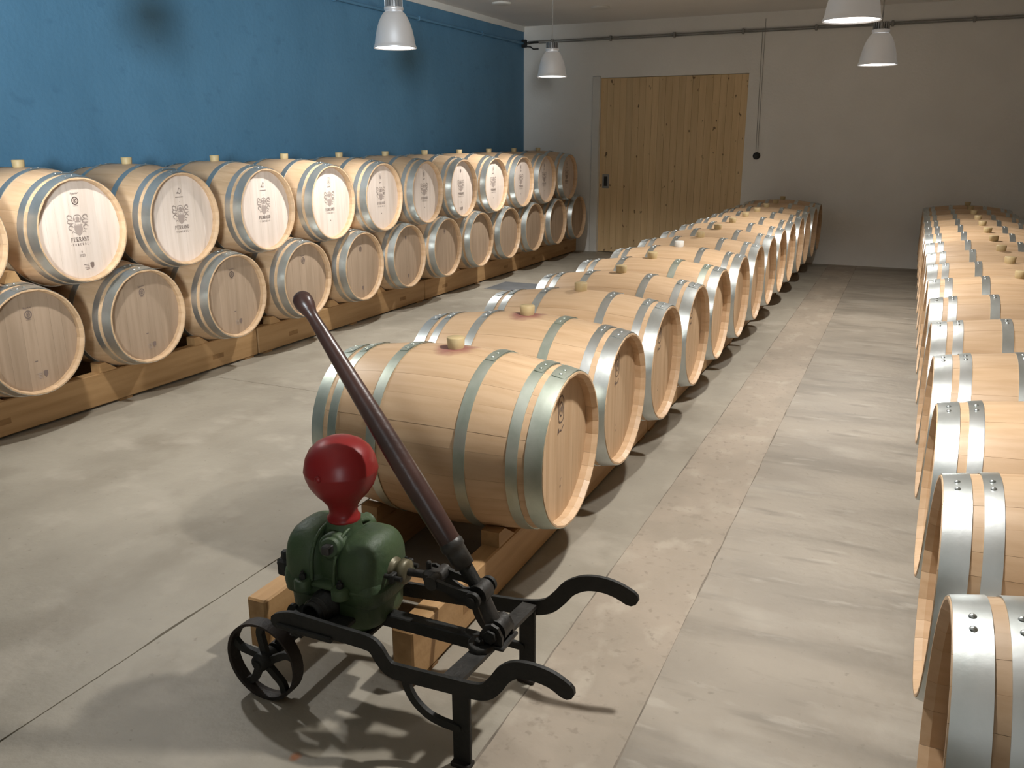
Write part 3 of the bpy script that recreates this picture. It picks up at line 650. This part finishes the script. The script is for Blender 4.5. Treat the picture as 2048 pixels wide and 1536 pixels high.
# cast body: two domed chambers, a middle chamber, the lower valve chest, and a bolted flange between
bd = MB()
for x, rx, zt_ in ((-1.497, .076, .528), (-1.315, .078, .524)):
    bd.ball(V(x, OY, .40), (rx, .115, zt_-.40), 14, 28, .72); bd.ball(V(x, OY, .36), (rx, .115, .05), 8, 28, .5)
bd.ball(V(-1.405, OY, .40), (.075, .085, .118), 12, 24, .75)
bd.lathe([(.075, .0), (.06, .03), (.052, .055), (.050, .075)], V(-1.405, OY, .465), n=24)
part('pump_body', bd, 'green', pump)
ch = MB().ball(V(-1.405, OY, .31), (.160, .108, .085), 14, 32, .55).ball(V(-1.405, OY, .27), (.12, .085, .065), 10, 28, .5)
part('valve_chest', ch, 'green', pump)
part('foot_flange', MB().box(-1.52-OX, -1.29-OX, -.08, .08, .205, .222, .004).box(-1.50-OX, -1.31-OX, -.22, .17, .272, .29, .004), 'iron', pump)
fg = MB().ball(V(-1.405, OY, .372), (.176, .122, .011), 6, 36, .5)
part('flange', fg, 'green', pump)
for x, y in ((-1.34, -.125), (-1.47, -.125), (-1.245, .075), (-1.34, .125), (-1.47, .125)):
    lug = part('lug', MB().lathe([(.026, -.012), (.026, .014), (.022, .018)], V(x, OY+y, .372), n=16), 'green', pump)
    part('bolt', MB().lathe([(.010, .016), (.010, .032), (.007, .035)], V(x, OY+y, .372), n=6, smooth=False).lathe([(.005, .03), (.005, .042)], V(x, OY+y, .372), n=8), 'iron', lug)
# rib rings on the domes
for x in (-1.447, -1.368):
    vs = []; n = 20
    ring = [(OY+.113*math.copysign(abs(math.cos(t_))**.72, math.cos(t_)), .385+.142*abs(math.sin(t_))**.72) for t_ in [PI*i/n for i in range(n+1)]]
    mb = MB()
    for (y0, z0), (y1, z1) in zip(ring, ring[1:]): mb.rod(V(x, y0, z0), V(x, y1, z1), .006, n=6)
    part('rib', mb, 'green', pump)
# red air vessel
av = [(.042, .0), (.048, .006), (.049, .018), (.043, .024), (.041, .040), (.044, .058), (.058, .080), (.078, .104), (.094, .130), (.1035, .158), (.106, .174), (.1075, .178), (.1065, .183), (.1055, .190), (.100, .218), (.088, .244), (.068, .265), (.042, .279), (.018, .284), (.0001, .285)]
ves = part('air_vessel', MB().lathe([(r, h*.92) for r, h in av], V(-1.405, OY, .532), n=48, caps=False), 'red', pump)
part('boss', MB().lathe([(.010, -.002), (.010, .004), (.006, .008), (.0001, .009)], V(-1.405, OY-.1055, .702), (0, -1, .1), 12, caps=False), 'red', ves)
# priming plug facing the front, outlet below
pl = part('plug', MB().lathe([(.040, -.05), (.040, .012), (.034, .018), (.030, .018), (.030, .030), (.026, .034)], V(-1.392, OY-.075, .488), (.25, -1, .25), 24), 'green', pump)
part('square_head', MB().box(-.013, .013, -.044, -.016, -.013, .013, .003), 'steel', pl).location = V(-1.383, OY-.085, .496)
pl2 = part('plug', MB().lathe([(.036, -.05), (.036, .012), (.028, .018), (.028, .030)], V(-1.392, OY+.075, .488), (.2, 1, .2), 20), 'green', pump)
ol = part('outlet', MB().lathe([(.044, -.06), (.044, .0), (.048, .004), (.048, .022), (.041, .026), (.041, .040), (.037, .043), (.037, .056), (.034, .060), (.034, .076), (.027, .076), (.027, .03)], V(-1.405, OY-.095, .312), (-.1, -1, 0), 28), 'iron', pump)
for h in (.045, .062): part('ring', MB().lathe([(.037, -.002), (.0395, 0), (.037, .002)], Vector(V(-1.405, OY-.095, .312))+Vector((-.1, -1, 0)).normalized()*h, (-.1, -1, 0), 28, caps=False), 'steel', ol)
# clamp lugs on the left of the body
cl = part('clamp_bracket', MB().strap([(-1.565, .385), (-1.595, .392), (-1.625, .372)], .022, xz(OY-.045), -.012, .012).strap([(-1.565, .385), (-1.595, .392), (-1.625, .372)], .022, xz(OY+.045), -.012, .012)
     .box(-1.642-OX, -1.602-OX, -.075, .075, .322, .378, .008).rod(V(-1.63, OY, .35), V(-1.555, OY, .35), .045, n=20), 'iron', pump)
cl.location = (.03, 0, .02)
for y in (-.055, .055):
    part('bolt', MB().lathe([(.013, 0), (.013, .022), (.010, .026)], V(-1.618, OY+y, .376), n=6, smooth=False), 'iron', cl)
    part('bolt', MB().lathe([(.011, 0), (.011, .020), (.008, .023)], V(-1.640, OY+y*.7, .345), (-1, 0, 0), n=6, smooth=False), 'iron', cl)
# piston gland, rod, crosshead and links
part('piston_gland', MB().lathe([(.036, 0), (.036, .018), (.028, .020), (.028, .036), (.036, .038), (.036, .058), (.026, .062), (.016, .064)], V(-1.252, OY, .412), (1, 0, 0), 24), 'brass', pump)
for q in (-1, 1): part('gland_stud', MB().rod(V(-1.25, OY+q*.045, .412), V(-1.185, OY+q*.045, .412), .007).box(-1.222-OX, -1.206-OX, q*.045-.014, q*.045+.014, .398, .426, .003), 'iron', pump)
part('piston_rod', MB().rod(V(-1.20, OY, .413), V(-1.10, OY, .420), .012), 'steel', pump)
ck = part('crosshead', MB().box(-1.135-OX, -1.075-OX, -.022, .022, .398, .440, .010).rod(V(-1.092, OY-.045, .420), V(-1.092, OY+.045, .420), .020, n=16).lathe([(.008, 0), (.008, .022), (.005, .026)], V(-1.120, OY, .438), n=6, smooth=False), 'steel', pump)
JX, JZ = -.957, .404
for q in (-1, 1):
    part('link_bar', MB().strap([(-1.092, .420), (-1.03, .413), (JX, JZ)], [.030, .020, .030], xz(OY+q*.036), -.006, .006), 'iron', pump)
part('guide_plate', MB().strap(smooth_line([(-1.13, .405), (-1.09, .372), (-1.04, .350), (-1.0, .362), (JX, JZ)], 4), [.05]*4+[.055]*4+[.05]*4+[.04]*4+[.03], xz(OY+.05), -.004, .004), 'iron', pump)
jt = part('pivot_joint', MB().rod(V(JX, OY-.026, JZ), V(JX, OY+.026, JZ), .030, n=24), 'steel', pump)
part('pin', MB().rod(V(JX, OY-.062, JZ), V(JX, OY+.062, JZ), .013, n=14).rod(V(JX, OY-.056, JZ), V(JX, OY-.044, JZ), .024, n=16).rod(V(JX, OY+.044, JZ), V(JX, OY+.056, JZ), .024, n=16), 'iron', jt)
# lower arm, fulcrum bracket
part('lower_arm', MB().rod(V(JX, OY, JZ), V(-.915, OY-.005, .318), .020, .024, n=16), 'steel', pump)
PXx, PZ = -.905, .305
br = MB().rod(V(PXx, OY-.022, PZ), V(PXx, OY+.026, PZ), .034, n=24)
part('fulcrum_eye', br, 'steel', pump)
fb = MB()
for q in (-.038, .032): fb.prism([(-.955+.01, .277), (-.872, .277), (-.872, .305), (-.885, .330), (-.905, .338), (-.925, .330), (-.94, .305)], xz(OY+q), -.005, .005)
fb.lathe([(.040, 0), (.040, .012), (.036, .014)], V(-.932, OY-.045, .266), n=24).box(-.955-OX, -.865-OX, -.05, .05, .266, .278, .003)
bk = part('fulcrum_bracket', fb, 'steel', pump)
part('bolt', MB().lathe([(.015, 0), (.015, .012), (.011, .015)], V(-.935, OY-.052, .279), n=6, smooth=False), 'iron', bk)
part('pin', MB().rod(V(PXx, OY-.058, PZ), V(PXx, OY+.052, PZ), .012, n=12).rod(V(PXx, OY-.056, PZ), V(PXx, OY-.044, PZ), .020, n=6), 'iron', bk)
# lever: fork bar, socket and tapering wooden pole with a ball end
A_ = Vector(V(JX, OY, JZ)); T_ = Vector(V(-1.497, OY, 1.178)); dv = (T_-A_).normalized(); LN = (T_-A_).length
part('lever_tang', MB().rod(A_, A_+dv*.10, .018, .022, n=4), 'iron', pump)
lv = part('lever', MB().lathe([(.026, .13), (.0305, .155), (.0330, .26), (.0335, .34), (.0315, .46), (.0275, .60), (.0225, .74), (.0185, .85), (.0165, LN-.055), (.0175, LN-.04), (.022, LN-.028), (.0265, LN-.012), (.0275, LN), (.0255, LN+.014), (.018, LN+.024), (.008, LN+.0285), (.0001, LN+.029)], A_, dv, 32, caps=False), 'lever', pump)
part('socket', MB().lathe([(.018, .082), (.029, .085), (.030, .125), (.0305, .140), (.0345, .144), (.0345, .160), (.031, .166)], A_, dv, 24), 'steel', lv)
